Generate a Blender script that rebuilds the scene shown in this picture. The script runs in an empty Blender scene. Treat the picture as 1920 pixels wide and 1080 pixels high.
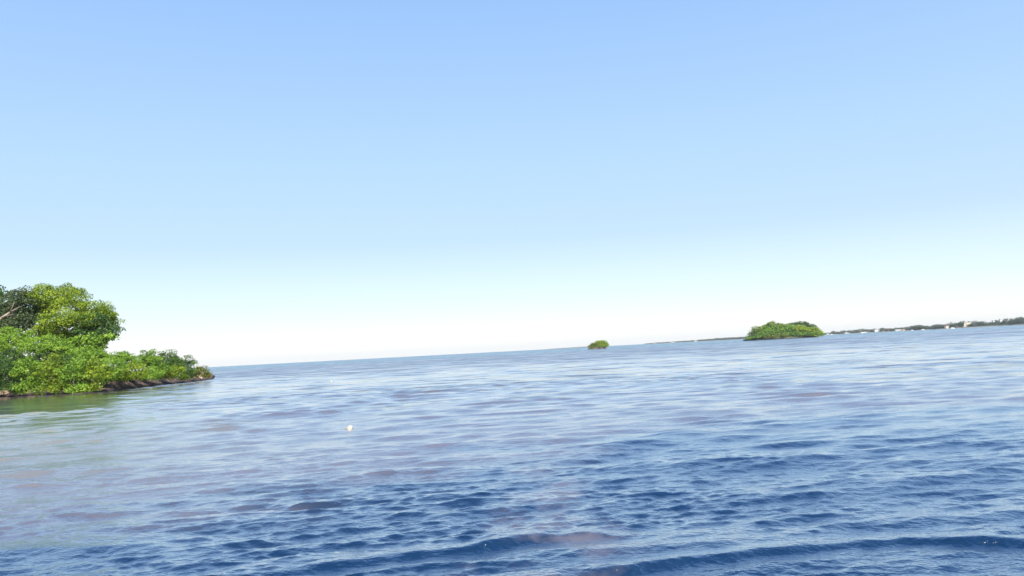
import bpy, math, random
import numpy as np
from mathutils import Vector

R = math.radians
rng = np.random.default_rng(11)
random.seed(11)
scene = bpy.context.scene
col = scene.collection

# ---------------------------------------------------------------- camera
W, H = 1920, 1080                  # photograph
CAM_H = 3.5
F = 1493.0                         # focal length in photograph pixels
PITCH, ROLL = R(4.50), R(3.03)
cam_d = bpy.data.cameras.new('camera')
cam = bpy.data.objects.new('camera', cam_d)
col.objects.link(cam)
cam_d.sensor_width = 36.0
cam_d.lens = 36.0 * F / W
cam_d.clip_start = 0.1
cam_d.clip_end = 60000
r0 = Vector((1, 0, 0)); f0 = Vector((0, math.cos(PITCH), math.sin(PITCH))); u0 = r0.cross(f0)
CR = r0 * math.cos(ROLL) - u0 * math.sin(ROLL)
CU = r0 * math.sin(ROLL) + u0 * math.cos(ROLL)
from mathutils import Matrix
m = Matrix((CR, CU, -f0)).transposed().to_4x4()
m.translation = (0, 0, CAM_H)
cam.matrix_world = m
scene.camera = cam

# ---------------------------------------------------------------- light
SUN_EL, SUN_AZ = R(41), R(163)     # azimuth clockwise from +Y (view direction)
world = bpy.data.worlds.new('World')
scene.world = world
world.use_nodes = True
nt = world.node_tree
nt.nodes.clear()
o = nt.nodes.new('ShaderNodeOutputWorld')
bg = nt.nodes.new('ShaderNodeBackground')
sky = nt.nodes.new('ShaderNodeTexSky')
sky.sky_type = 'NISHITA'
sky.sun_disc = False
sky.sun_elevation = SUN_EL
sky.sun_rotation = SUN_AZ
sky.altitude = 0
sky.air_density = 1.0
sky.dust_density = 0.6
sky.ozone_density = 1.6
hs = nt.nodes.new('ShaderNodeHueSaturation')
hs.inputs['Saturation'].default_value = 1.0
nt.links.new(sky.outputs[0], hs.inputs['Color'])
# thin tropical haze low in the sky: colour by elevation, blended over the physical sky
tcw = nt.nodes.new('ShaderNodeTexCoord'); spw = nt.nodes.new('ShaderNodeSeparateXYZ')
nt.links.new(tcw.outputs['Generated'], spw.inputs[0])
rw = nt.nodes.new('ShaderNodeValToRGB'); cr = rw.color_ramp
SKY = [(0.0,(.705,.700,.690)),(0.022,(.690,.700,.695)),(0.062,(.555,.665,.700)),(0.138,(.392,.525,.690)),(0.235,(.340,.500,.690)),(0.413,(.242,.405,.690)),(0.68,(.085,.195,.47)),(1.0,(.03,.09,.28))]
while len(cr.elements) < len(SKY): cr.elements.new(0.5)
for e_, (p_, c_) in zip(cr.elements, SKY): e_.position = p_; e_.color = (*c_, 1)
nt.links.new(spw.outputs[2], rw.inputs[0])
vm = nt.nodes.new('ShaderNodeVectorMath'); vm.operation = 'SCALE'; vm.inputs['Scale'].default_value = 1/0.15
nt.links.new(rw.outputs[0], vm.inputs[0])
mxw = nt.nodes.new('ShaderNodeMixRGB'); mxw.inputs[0].default_value = 0.88
nt.links.new(hs.outputs[0], mxw.inputs[1]); nt.links.new(vm.outputs[0], mxw.inputs[2])
nt.links.new(mxw.outputs[0], bg.inputs[0])
bg.inputs[1].default_value = 0.15
nt.links.new(bg.outputs[0], o.inputs[0])

sd = bpy.data.lights.new('sun', 'SUN')
sd.energy = 5.0
sd.angle = R(0.5)
sd.color = (1.0, 0.95, 0.87)
sun = bpy.data.objects.new('sun', sd)
col.objects.link(sun)
sv = Vector((math.sin(SUN_AZ) * math.cos(SUN_EL), math.cos(SUN_AZ) * math.cos(SUN_EL), math.sin(SUN_EL)))
sun.rotation_euler = sv.to_track_quat('Z', 'Y').to_euler()
sun.location = (0, 0, 80)

vs = scene.view_settings
scene.display_settings.display_device = 'sRGB'
vs.view_transform = 'Standard'
vs.look = 'None'
vs.gamma = 1
vs.exposure = 0.55

# ---------------------------------------------------------------- helpers
def ray(px, py):
    return (f0 + CR * ((px - W / 2) / F) - CU * ((py - H / 2) / F)).normalized()
def on_water(px, py, z=0.0):
    d = ray(px, py)
    t = (z - CAM_H) / d.z
    return Vector((d.x * t, d.y * t, z))
def at(px, py, D):                 # the point on that sight line at forward distance D
    d = ray(px, py)
    t = D / d.y
    return Vector((d.x * t, D, CAM_H + d.z * t))
def tag(o, label=None, cat=None, group=None, kind=None):
    if label: o['label'] = label
    if cat: o['category'] = cat
    if group: o['group'] = group
    if kind: o['kind'] = kind
    return o
def empty(name, loc, label, cat, group=None):
    e = bpy.data.objects.new(name, None)
    e.empty_display_size = 0.5
    e.location = loc
    col.objects.link(e)
    return tag(e, label, cat, group)
def link(name, me, mat, parent=None, world_verts=True):
    o = bpy.data.objects.new(name, me)
    col.objects.link(o)
    if mat: me.materials.append(mat)
    if parent:
        o.parent = parent
        if world_verts:            # vertices were given in world space
            me.transform(Matrix.Translation(-Vector(parent.location)))
    return o
def mesh_np(name, verts, faces, smooth=False, tint=None):
    """verts (n,3), faces (m,4) or (m,3) int arrays"""
    me = bpy.data.meshes.new(name)
    verts = np.asarray(verts, dtype=np.float32); faces = np.asarray(faces, dtype=np.int32)
    k = faces.shape[1]
    me.vertices.add(len(verts)); me.vertices.foreach_set('co', verts.ravel())
    me.loops.add(faces.size); me.loops.foreach_set('vertex_index', faces.ravel())
    me.polygons.add(len(faces))
    me.polygons.foreach_set('loop_start', np.arange(0, faces.size, k, dtype=np.int32))
    me.polygons.foreach_set('loop_total', np.full(len(faces), k, dtype=np.int32))
    if smooth: me.polygons.foreach_set('use_smooth', np.ones(len(faces), dtype=bool))
    me.update(calc_edges=True)
    if tint is not None:
        a = me.attributes.new('tint', 'FLOAT', 'FACE')
        a.data.foreach_set('value', np.asarray(tint, dtype=np.float32))
    me.validate()
    return me

class MB:                          # small mesh collector for hard shapes
    def __init__(s): s.v = []; s.f = []
    def add(s, vs, fs):
        b = len(s.v); s.v += [tuple(v) for v in vs]; s.f += [tuple(b + i for i in f) for f in fs]
    def box(s, x0, x1, y0, y1, z0, z1):
        s.add([(x0,y0,z0),(x1,y0,z0),(x1,y1,z0),(x0,y1,z0),(x0,y0,z1),(x1,y0,z1),(x1,y1,z1),(x0,y1,z1)],
              [(0,3,2,1),(4,5,6,7),(0,1,5,4),(1,2,6,5),(2,3,7,6),(3,0,4,7)])
    def gable(s, x0, x1, y0, y1, z0, z1, ov=0.4, th=0.2):
        ym = (y0 + y1) / 2; x0 -= ov; x1 += ov; y0 -= ov; y1 += ov
        s.add([(x0,y0,z0),(x1,y0,z0),(x1,y1,z0),(x0,y1,z0),(x0,ym,z1),(x1,ym,z1)],
              [(0,3,2,1),(0,1,5,4),(2,3,4,5),(0,4,3),(1,2,5)])
    def tube(s, pts, rad, n=7):
        rings = []
        for i, p in enumerate(pts):
            p = Vector(p)
            d = (Vector(pts[min(i+1, len(pts)-1)]) - Vector(pts[max(i-1, 0)])).normalized()
            a = d.orthogonal().normalized(); b = d.cross(a)
            rr = rad[i] if hasattr(rad, '__len__') else rad
            rings.append([p + (a * math.cos(2*math.pi*k/n) + b * math.sin(2*math.pi*k/n)) * rr for k in range(n)])
        vs = [v for r_ in rings for v in r_]
        fs = [(i*n+k, i*n+(k+1)%n, (i+1)*n+(k+1)%n, (i+1)*n+k) for i in range(len(pts)-1) for k in range(n)]
        fs += [tuple(range(n))[::-1], tuple((len(pts)-1)*n + k for k in range(n))]
        s.add(vs, fs)
    def mesh(s, name, smooth=False):
        me = bpy.data.meshes.new(name); me.from_pydata(s.v, [], s.f); me.update()
        if smooth:
            for p in me.polygons: p.use_smooth = True
        return me

def vnoise(p, seed=0):             # value noise on (n,3) points
    p = np.asarray(p, dtype=np.float64)
    i = np.floor(p).astype(np.int64); f = p - i; f = f*f*(3-2*f)
    def h(ix, iy, iz):
        n = (ix*374761393 + iy*668265263 + iz*2147483647 + seed*974634777) & 0xffffffff
        n = ((n ^ (n >> 13)) * 1274126177) & 0xffffffff
        return ((n ^ (n >> 16)) & 0xffff) / 65535.0
    out = 0
    for dx in (0,1):
        for dy in (0,1):
            for dz in (0,1):
                w = (f[:,0] if dx else 1-f[:,0])*(f[:,1] if dy else 1-f[:,1])*(f[:,2] if dz else 1-f[:,2])
                out = out + w*h(i[:,0]+dx, i[:,1]+dy, i[:,2]+dz)
    return out*2-1
def fbm(p, octs=4, seed=0):
    a = 1; s = 0; p = np.array(p, dtype=float)
    for k in range(octs):
        s = s + a*vnoise(p, seed+k); p = p*2.03; a *= 0.5
    return s

# ---------------------------------------------------------------- materials
def new_mat(name):
    mt = bpy.data.materials.new(name); mt.use_nodes = True
    n = mt.node_tree; p = n.nodes['Principled BSDF']
    return mt, n, p
def N(n, t, **kw):
    x = n.nodes.new(t)
    for k, v in kw.items(): setattr(x, k, v)
    return x
def ramp(n, stops, interp='LINEAR'):
    r = n.nodes.new('ShaderNodeValToRGB'); cr = r.color_ramp; cr.interpolation = interp
    while len(cr.elements) < len(stops): cr.elements.new(0.5)
    for e, (p, c) in zip(cr.elements, stops):
        e.position = p; e.color = (*c, 1) if len(c) == 3 else c
    return r
def leaf_mat(name, dark, mid, light, trans=0.35):
    mt, n, p = new_mat(name)
    at_ = N(n, 'ShaderNodeAttribute', attribute_name='tint')
    rp = ramp(n, [(0.0, dark), (0.5, mid), (1.0, light)])
    n.links.new(at_.outputs['Fac'], rp.inputs[0])
    n.links.new(rp.outputs[0], p.inputs['Base Color'])
    p.inputs['Roughness'].default_value = 0.5
    p.inputs['Specular IOR Level'].default_value = 0.25
    tr = N(n, 'ShaderNodeBsdfTranslucent'); mx = N(n, 'ShaderNodeMixShader')
    mulc = N(n, 'ShaderNodeMixRGB', blend_type='MULTIPLY'); mulc.inputs[0].default_value = 1
    mulc.inputs[2].default_value = (1.1, 1.25, 0.5, 1)
    n.links.new(rp.outputs[0], mulc.inputs[1]); n.links.new(mulc.outputs[0], tr.inputs[0])
    mx.inputs[0].default_value = trans
    n.links.new(p.outputs[0], mx.inputs[1]); n.links.new(tr.outputs[0], mx.inputs[2])
    n.links.new(mx.outputs[0], n.nodes['Material Output'].inputs[0])
    return mt
M = {}
M['bright'] = leaf_mat('leaf_bright_green', (0.070,0.130,0.016), (0.175,0.310,0.035), (0.320,0.460,0.060))
M['yellow'] = leaf_mat('leaf_yellow_green', (0.065,0.115,0.012), (0.195,0.280,0.025), (0.370,0.440,0.040))
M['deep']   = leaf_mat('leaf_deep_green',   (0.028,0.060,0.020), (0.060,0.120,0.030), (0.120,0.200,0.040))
M['grey']   = leaf_mat('leaf_grey_green',   (0.040,0.062,0.032), (0.085,0.125,0.055), (0.150,0.185,0.080))
M['olive']  = leaf_mat('leaf_olive',        (0.085,0.100,0.020), (0.160,0.175,0.030), (0.240,0.240,0.050))
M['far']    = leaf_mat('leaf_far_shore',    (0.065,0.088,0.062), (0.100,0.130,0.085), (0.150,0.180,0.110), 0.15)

def rock_mat(name, c1, c2, c3, scale, scrub=None, zs=1.6):
    mt, n, p = new_mat(name)
    g = N(n, 'ShaderNodeNewGeometry')
    t = N(n, 'ShaderNodeTexNoise'); t.inputs['Scale'].default_value = scale; t.inputs['Detail'].default_value = 8
    n.links.new(g.outputs['Position'], t.inputs['Vector'])
    rp = ramp(n, [(0.35, c1), (0.52, c2), (0.68, c3)])
    n.links.new(t.outputs[0], rp.inputs[0])
    # the tide line: rock below about 0.6 m is wet and weed-stained
    sp = N(n, 'ShaderNodeSeparateXYZ'); n.links.new(g.outputs['Position'], sp.inputs[0])
    mr = N(n, 'ShaderNodeMapRange'); mr.inputs[1].default_value = 0.15; mr.inputs[2].default_value = 0.7
    n.links.new(sp.outputs[2], mr.inputs[0])
    mx = N(n, 'ShaderNodeMixRGB'); mx.inputs[1].default_value = (0.03,0.022,0.016,1)
    n.links.new(mr.outputs[0], mx.inputs[0]); n.links.new(rp.outputs[0], mx.inputs[2])
    outc = mx.outputs[0]
    if scrub:                      # leaf litter and undergrowth on the ground above the rock
        m2 = N(n, 'ShaderNodeMapRange'); m2.inputs[1].default_value = zs; m2.inputs[2].default_value = zs+0.8
        n.links.new(sp.outputs[2], m2.inputs[0])
        x2 = N(n, 'ShaderNodeMixRGB'); n.links.new(m2.outputs[0], x2.inputs[0]); n.links.new(outc, x2.inputs[1])
        r2 = ramp(n, [(0.3, tuple(v*.5 for v in scrub)), (0.7, scrub)]); n.links.new(t.outputs[0], r2.inputs[0])
        n.links.new(r2.outputs[0], x2.inputs[2]); outc = x2.outputs[0]
    n.links.new(outc, p.inputs['Base Color'])
    p.inputs['Roughness'].default_value = 0.85
    b = N(n, 'ShaderNodeBump'); b.inputs['Strength'].default_value = 0.6; b.inputs['Distance'].default_value = 0.3
    n.links.new(t.outputs[0], b.inputs['Height']); n.links.new(b.outputs[0], p.inputs['Normal'])
    return mt
M['rock'] = rock_mat('reef_rock', (0.035,0.024,0.018), (0.085,0.055,0.040), (0.22,0.15,0.11), 0.8)
M['bank'] = rock_mat('overgrown_bank', (0.035,0.024,0.018), (0.085,0.055,0.040), (0.24,0.16,0.12), 0.8, (0.035,0.060,0.018), 1.9)
M['knoll'] = rock_mat('islet_ground', (0.03,0.022,0.018), (0.07,0.05,0.04), (0.20,0.14,0.11), 0.3, (0.05,0.085,0.02), 1.2)
M['shore'] = rock_mat('far_shore_ground', (0.30,0.26,0.2), (0.45,0.40,0.33), (0.6,0.55,0.46), 0.05, (0.055,0.075,0.03), 1.0)
M['rock_pale'] = rock_mat('pale_rock', (0.16,0.10,0.07), (0.36,0.24,0.17), (0.5,0.40,0.32), 1.5)
M['bark'], n_, p_ = new_mat('bark')
t_ = N(n_, 'ShaderNodeTexNoise'); t_.inputs['Scale'].default_value = 3
r_ = ramp(n_, [(0.3, (0.16,0.12,0.09)), (0.7, (0.36,0.29,0.22))])
n_.links.new(t_.outputs[0], r_.inputs[0]); n_.links.new(r_.outputs[0], p_.inputs['Base Color']); p_.inputs['Roughness'].default_value = 0.9

def plain(name, c, rough=0.6, var=0.15, scale=2.0):
    mt, n, p = new_mat(name)
    t = N(n, 'ShaderNodeTexNoise'); t.inputs['Scale'].default_value = scale; t.inputs['Detail'].default_value = 4
    tc = N(n, 'ShaderNodeTexCoord'); n.links.new(tc.outputs['Object'], t.inputs['Vector'])
    rp = ramp(n, [(0.3, tuple(x*(1-var) for x in c)), (0.7, tuple(min(1, x*(1+var)) for x in c))])
    n.links.new(t.outputs[0], rp.inputs[0]); n.links.new(rp.outputs[0], p.inputs['Base Color'])
    p.inputs['Roughness'].default_value = rough
    return mt
M['white'] = plain('white_paint', (0.55,0.54,0.52)); M['cream'] = plain('cream_paint', (0.70,0.62,0.50))
M['pink'] = plain('pink_paint', (0.62,0.40,0.36)); M['red_roof'] = plain('red_roof', (0.40,0.14,0.10))
M['grey_roof'] = plain('grey_roof', (0.30,0.31,0.33)); M['pale_roof'] = plain('pale_roof', (0.50,0.48,0.46))
M['tan_roof'] = plain('tan_roof', (0.45,0.32,0.24)); M['glass'] = plain('dark_glass', (0.03,0.04,0.05), 0.1)
M['sand'] = plain('pale_sand', (0.55,0.50,0.42), 0.95, 0.2, 0.05)
M['soil'] = plain('scrub_soil', (0.10,0.085,0.05), 0.95, 0.3, 0.2)
M['buoy'] = plain('weathered_buoy_plastic', (0.46,0.41,0.32), 0.4, 0.12, 8)
M['buoy_dark'] = plain('wet_dark_band', (0.05,0.05,0.04), 0.3, 0.4, 10)
M['rope'] = plain('frayed_rope', (0.28,0.24,0.18), 0.9, 0.3, 20)

# ---------------------------------------------------------------- water
def build_water():
    # polar sheet that gets coarser with distance; the waves are a function of world x, y only
    def seq(a, b, k):
        n = max(1, int(round(math.log(b/a)/math.log(k)))); return list(a*(b/a)**(np.arange(n)/n))
    rr = np.array(seq(0.4, 6, 1.08) + seq(6, 90, 1.0036) + seq(90, 600, 1.010) + seq(600, 9000, 1.05) + [9000.0])
    fine = np.radians(np.linspace(-41, 41, 1050))
    coarse = np.radians(np.linspace(41, 319, 90))[1:-1]
    th = np.concatenate([fine, coarse]); nth = len(th)
    RR, TH = np.meshgrid(rr, th, indexing='ij')
    X = RR*np.sin(TH); Y = RR*np.cos(TH)
    dr = np.gradient(rr)[:, None]*np.ones_like(TH)
    dth = np.gradient(th); dth[-1] = dth[-2]; dth[len(fine):] = 0.055
    sp = np.maximum(dr, RR*dth[None, :])
    n = RR.shape
    wr = np.random.default_rng(8)
    Z = np.zeros(n); DX = np.zeros(n); DY = np.zeros(n)
    # slow modulation so gusts and calmer lanes alternate
    P2 = np.stack([X.ravel()/9.0, Y.ravel()/14.0, np.zeros(X.size)], 1)
    mod = (1.0 + 0.55*fbm(P2, 3, 3)).reshape(n)
    P3 = np.stack([X.ravel()/3.1, Y.ravel()/2.3, np.zeros(X.size)], 1)
    mod2 = (1.0 + 0.45*fbm(P3, 2, 9)).reshape(n)
    base_dir = R(-86)              # waves roll in towards the camera
    # the open water a few boat lengths out is calmer than the chop near the shore
    calm = np.interp(Y, [0, 18, 34, 80, 160], [1.0, 0.95, 0.42, 0.36, 0.6])
    calm2 = np.interp(Y, [0, 14, 24, 60, 400], [0.45, 0.5, 0.95, 1.15, 1.1])
    K = 220
    for i in range(K):
        u = (i+0.5)/K
        L = 0.11*(6.0/0.11)**(u**1.5)
        L *= wr.uniform(0.93, 1.07)
        spread = 0.36 - 0.14*u
        a = base_dir + wr.normal()*spread
        if i % 9 == 3: a += R(42)
        k = 2*math.pi/L
        steep = 0.0325*(1.0 if L < 0.7 else (0.7/L)**0.5)
        A = steep/k*wr.uniform(0.6, 1.4)
        ph = wr.uniform(0, 2*math.pi)
        fade = np.clip((L/sp - 2.2)/2.2, 0, 1)
        if not fade.any(): continue
        mm = fade*(mod2 if L < 0.9 else mod)*(calm if L < 1.2 else calm2)
        arg = k*(math.cos(a)*X + math.sin(a)*Y) + ph
        s, c = np.sin(arg), np.cos(arg)
        Z += A*mm*s
        q = 0.45
        DX += q*A*mm*c*math.cos(a); DY += q*A*mm*c*math.sin(a)
    DY = DY - 0.25*Z            # fronts lean towards the shore
    # little breakers running in at the bottom of the view, along curved crest lines
    def breaker(pts, hgt, wf, wb, rough, amp_pts=None):
        nonlocal Z
        P = np.array([[p.x, p.y] for p in pts])
        xs = P[:, 0]; ys = P[:, 1]
        near = (RR > 4) & (RR < 40) & (np.abs(TH) < 0.9)
        xx = X[near]; yy = Y[near]
        cy = np.interp(xx, xs, ys)
        # smooth the polyline
        w = 0.0
        for dx_ in (-1.2,-0.8,-0.4,0,0.4,0.8,1.2): w = w + np.interp(xx+dx_, xs, ys)
        cy = w/7
        cy = cy + 0.10*fbm(np.stack([xx*0.9, yy*0, yy*0], 1), 3, 21)
        d = yy - cy                # >0 behind the crest
        amp = np.interp(xx, xs, amp_pts)
        amp = amp*(1+0.25*fbm(np.stack([xx*1.5, xx*0, xx*0], 1), 2, 5))
        prof = np.where(d < 0, np.exp(-(d/wf)**2), np.exp(-(d/wb)**2))
        trough = -0.30*np.exp(-((d+wf*2.3)/(wf*1.6))**2)
        zz = hgt*amp*(prof+trough)
        front = np.exp(-((d+wf*1.6)/(wf*1.5))**2)*amp
        tq = np.stack([xx*5, yy*10, xx*0], 1)
        zz = zz + rough*front*fbm(tq, 3, 31)
        damp = 1 - 0.82*np.exp(-((d+0.1)/0.75)**2)*np.clip(amp, 0, 1)
        for A_ in (Z, DX, DY): A_[near] *= damp      # the chop is stretched flat on the face of the wave
        Z[near] += zz
    breaker([on_water(700,1140), on_water(1080,1088), on_water(1250,1058), on_water(1420,1038), on_water(1560,1022), on_water(1740,1014), on_water(1960,1026), on_water(2200,1030)],
            0.115, 0.14, 0.60, 0.006, [0.2,0.7,1.0,1.1,1.0,0.9,0.9,0.6])
    breaker([on_water(100,1110), on_water(420,1082), on_water(600,1066), on_water(800,1042), on_water(960,1018), on_water(1090,1006), on_water(1250,1008), on_water(1500,990)],
            0.095, 0.15, 0.55, 0.005, [0.0,0.5,0.9,1.0,1.1,1.1,0.3,0.0])
    breaker([on_water(900,1050), on_water(1130,1036), on_water(1300,1024), on_water(1450,1008), on_water(1700,978), on_water(2000,950)],
            0.07, 0.22, 0.6, 0.0, [0.0,0.8,1.0,0.5,0.9,0.8])
    breaker([on_water(-200,1050), on_water(0,1040), on_water(150,1030), on_water(320,1026), on_water(500,1030)],
            0.07, 0.3, 0.6, 0.01, [0.6,1.0,1.0,0.6,0.0])
    nr = n[0]
    idx = np.arange(nr*nth).reshape(nr, nth)
    a = idx[:-1, :]; b = idx[1:, :]
    a2 = np.roll(a, -1, axis=1); b2 = np.roll(b, -1, axis=1)
    faces = np.stack([a.ravel(), b.ravel(), b2.ravel(), a2.ravel()], 1)[:, ::-1]
    V = np.stack([(X+DX).ravel(), (Y+DY).ravel(), Z.ravel()], 1)
    # close the small hole under the camera with a fan of quads
    me = mesh_np('water', V, faces, smooth=True)
    return me

def water_mat():
    mt, n, p = new_mat('bay_water')
    L = n.links.new
    g = N(n, 'ShaderNodeNewGeometry')
    sep = N(n, 'ShaderNodeSeparateXYZ'); L(g.outputs['Position'], sep.inputs[0])
    def math_(op, a, b=None, c=None, clamp=False):
        x = N(n, 'ShaderNodeMath', operation=op); x.use_clamp = clamp
        for i, v in enumerate((a, b, c)):
            if v is None: continue
            if isinstance(v, (int, float)): x.inputs[i].default_value = v
            else: L(v, x.inputs[i])
        return x.outputs[0]
    def noise(scale, stretch=(1,1,1), detail=3, rough=0.5, rot=0.0):
        mp = N(n, 'ShaderNodeMapping'); mp.inputs['Scale'].default_value = stretch
        mp.inputs['Rotation'].default_value = (0, 0, rot)
        L(g.outputs['Position'], mp.inputs[0])
        t = N(n, 'ShaderNodeTexNoise'); t.inputs['Scale'].default_value = scale
        t.inputs['Detail'].default_value = detail; t.inputs['Roughness'].default_value = rough
        L(mp.outputs[0], t.inputs['Vector']); return t.outputs[0]
    def mix(fac, a, b):
        x = N(n, 'ShaderNodeMixRGB')
        L(fac, x.inputs[0])
        for i, v in ((1, a), (2, b)):
            if isinstance(v, tuple): x.inputs[i].default_value = (*v, 1)
            else: L(v, x.inputs[i])
        return x.outputs[0]
    def sstep(v, lo, hi):
        x = N(n, 'ShaderNodeMapRange', interpolation_type='SMOOTHSTEP')
        L(v, x.inputs[0]); x.inputs[1].default_value = lo; x.inputs[2].default_value = hi
        return x.outputs[0]
    X, Y = sep.outputs[0], sep.outputs[1]
    # --- colour of the water body: clear deep blue close in and to the right, silt-laden over the
    #     middle of the bay, green by the headland for the painted tree reflection, turquoise out over the reef
    big = noise(0.09, (1, 1.6, 1), 4, 0.55)
    big2 = noise(0.012, (1, 1.5, 1), 3, 0.5)
    deep_blue = WCOL['deep']; silt = WCOL['silt']; mid = WCOL['mid']; green = WCOL['green']; teal = WCOL['teal']
    # boundary between blue and silt: y = 16 + 0.9 x, ragged
    v = math_('SUBTRACT', Y, math_('MULTIPLY', sstep(X, -13.0, 13.0), 16.0))
    v = math_('ADD', v, math_('MULTIPLY', math_('SUBTRACT', big, 0.5), 30.0))
    v = math_('ADD', v, math_('MULTIPLY', math_('SUBTRACT', noise(0.45, (0.7, 1.3, 1), 4, 0.6), 0.5), 12.0))
    f1 = sstep(v, 13.5, 24.5)
    # a silt plume that reaches in to the shore in the middle of the view
    px_ = math_('SUBTRACT', X, math_('MULTIPLY', Y, 0.03))
    px_ = math_('ADD', px_, math_('MULTIPLY', math_('SUBTRACT', big, 0.5), 5.0))
    pl = math_('SUBTRACT', 1.0, sstep(math_('ABSOLUTE', px_), 0.6, 1.7))
    pl = math_('MULTIPLY', pl, math_('MULTIPLY', sstep(noise(0.5, (1,0.8,1), 4, 0.65), 0.42, 0.62), 0.75))
    f1 = math_('MAXIMUM', f1, pl)
    c = mix(f1, deep_blue, silt)
    c = mix(sstep(math_('ADD', Y, math_('MULTIPLY', big2, 60.0)), 60.0, 150.0), c, mid)
    # reflection of the headland trees, put into the water's body colour as green
    gx = math_('ADD', math_('ADD', X, math_('MULTIPLY', Y, 0.47)), math_('MULTIPLY', math_('SUBTRACT', big, 0.5), 16.0))
    gf = math_('SUBTRACT', 1.0, sstep(gx, -10.0, 11.0))
    gf = math_('MULTIPLY', gf, math_('MULTIPLY', sstep(Y, 13.0, 60.0), math_('SUBTRACT', 1.0, sstep(Y, 170.0, 230.0))))
    c = mix(math_('MULTIPLY', gf, 1.0), c, green)
    c = mix(sstep(math_('ADD', Y, math_('MULTIPLY', math_('SUBTRACT', big2, 0.5), 300.0)), 500.0, 1100.0), c, teal)
    # --- ripples too small for the mesh: fine bump close in, and slopes added straight to the normal
    b0 = noise(5.5, (0.75, 1.15, 1), 4, 0.55, R(6))
    b00 = noise(15.0, (0.8, 1.2, 1), 2, 0.5, R(-12))
    far1 = sstep(Y, 25.0, 90.0)
    h = math_('MULTIPLY', math_('SUBTRACT', b0, 0.5), 0.038)
    h = math_('ADD', h, math_('MULTIPLY', b00, 0.014))
    h = math_('MULTIPLY', h, math_('SUBTRACT', 1.0, far1))
    b = N(n, 'ShaderNodeBump'); b.inputs['Strength'].default_value = 1.0; b.inputs['Distance'].default_value = 1.0
    L(h, b.inputs['Height'])
    def slope(scale, stretch, amp, detail=2, rot=0.0):
        mp = N(n, 'ShaderNodeMapping'); mp.inputs['Scale'].default_value = stretch; mp.inputs['Rotation'].default_value = (0, 0, rot)
        L(g.outputs['Position'], mp.inputs[0])
        t = N(n, 'ShaderNodeTexNoise'); t.inputs['Scale'].default_value = scale; t.inputs['Detail'].default_value = detail
        L(mp.outputs[0], t.inputs['Vector'])
        su = N(n, 'ShaderNodeVectorMath', operation='SUBTRACT'); L(t.outputs[1], su.inputs[0]); su.inputs[1].default_value = (.5, .5, .5)
        mu = N(n, 'ShaderNodeVectorMath', operation='MULTIPLY'); L(su.outputs[0], mu.inputs[0]); mu.inputs[1].default_value = (amp*0.6, amp, 0)
        return mu.outputs[0]
    def vadd(a_, b_):
        x = N(n, 'ShaderNodeVectorMath', operation='ADD'); L(a_, x.inputs[0]); L(b_, x.inputs[1]); return x.outputs[0]
    def vscale(a_, f_):
        x = N(n, 'ShaderNodeVectorMath', operation='SCALE'); L(a_, x.inputs[0]); L(f_, x.inputs['Scale']); return x.outputs[0]
    gust = math_('ADD', 0.55, math_('MULTIPLY', noise(0.02, (0.6, 1.6, 1), 4, 0.6), 0.9))
    sl = vadd(slope(1.5, (0.45, 1.7, 1), 0.55, 3, R(5)), slope(0.32, (0.40, 1.8, 1), 1.4, 3, R(-3)))
    sl = vscale(vscale(sl, gust), sstep(Y, 12.0, 85.0))
    # wind waves are steeper on the side that faces the shore
    cmb = N(n, 'ShaderNodeCombineXYZ'); L(math_('MULTIPLY', math_('MULTIPLY', sstep(Y, 75.0, 300.0), gust), -0.22), cmb.inputs[1])
    sl = vadd(sl, cmb.outputs[0])
    sl2 = vscale(slope(0.06, (0.35, 2.0, 1), 0.85, 4, R(2)), sstep(Y, 60.0, 250.0))
    lee = math_('SUBTRACT', 1.0, math_('MULTIPLY', gf, 0.78))      # sheltered, calmer water beside the headland
    sl = vscale(sl, lee); sl2 = vscale(sl2, lee)
    vv = vadd(b.outputs[0], vadd(sl, sl2))
    nn = N(n, 'ShaderNodeVectorMath', operation='NORMALIZE'); L(vv, nn.inputs[0])
    # body colour under a glossy surface film, weighted by Fresnel (lifted, for a strongly glossy sea)
    df = N(n, 'ShaderNodeBsdfDiffuse'); L(c, df.inputs['Color'])
    gl = N(n, 'ShaderNodeBsdfGlossy'); gl.inputs['Color'].default_value = (1.0, 0.985, 0.965, 1); gl.inputs['Roughness'].default_value = 0.14
    fr = N(n, 'ShaderNodeFresnel'); fr.inputs['IOR'].default_value = 1.333
    L(mix(f1, (0.95, 0.985, 0.99), (1.0, 0.97, 0.945)), gl.inputs['Color'])
    for q_ in (gl, fr): L(nn.outputs[0], q_.inputs['Normal'])
    ff = math_('MULTIPLY_ADD', math_('POWER', fr.outputs[0], WFRES), 1.47, -0.21, clamp=True)
    mx = N(n, 'ShaderNodeMixShader'); L(ff, mx.inputs[0]); L(df.outputs[0], mx.inputs[1]); L(gl.outputs[0], mx.inputs[2])
    n.nodes.remove(p)
    L(mx.outputs[0], n.nodes['Material Output'].inputs[0])
    return mt
WFRES = 0.38
WCOL = dict(deep=(0.002,0.018,0.050), silt=(0.160,0.145,0.155), mid=(0.155,0.14,0.10), green=(0.40,0.31,0.005), teal=(0.06,0.16,0.12))
water = link('water', build_water(), water_mat())
tag(water, kind='structure')

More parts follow.
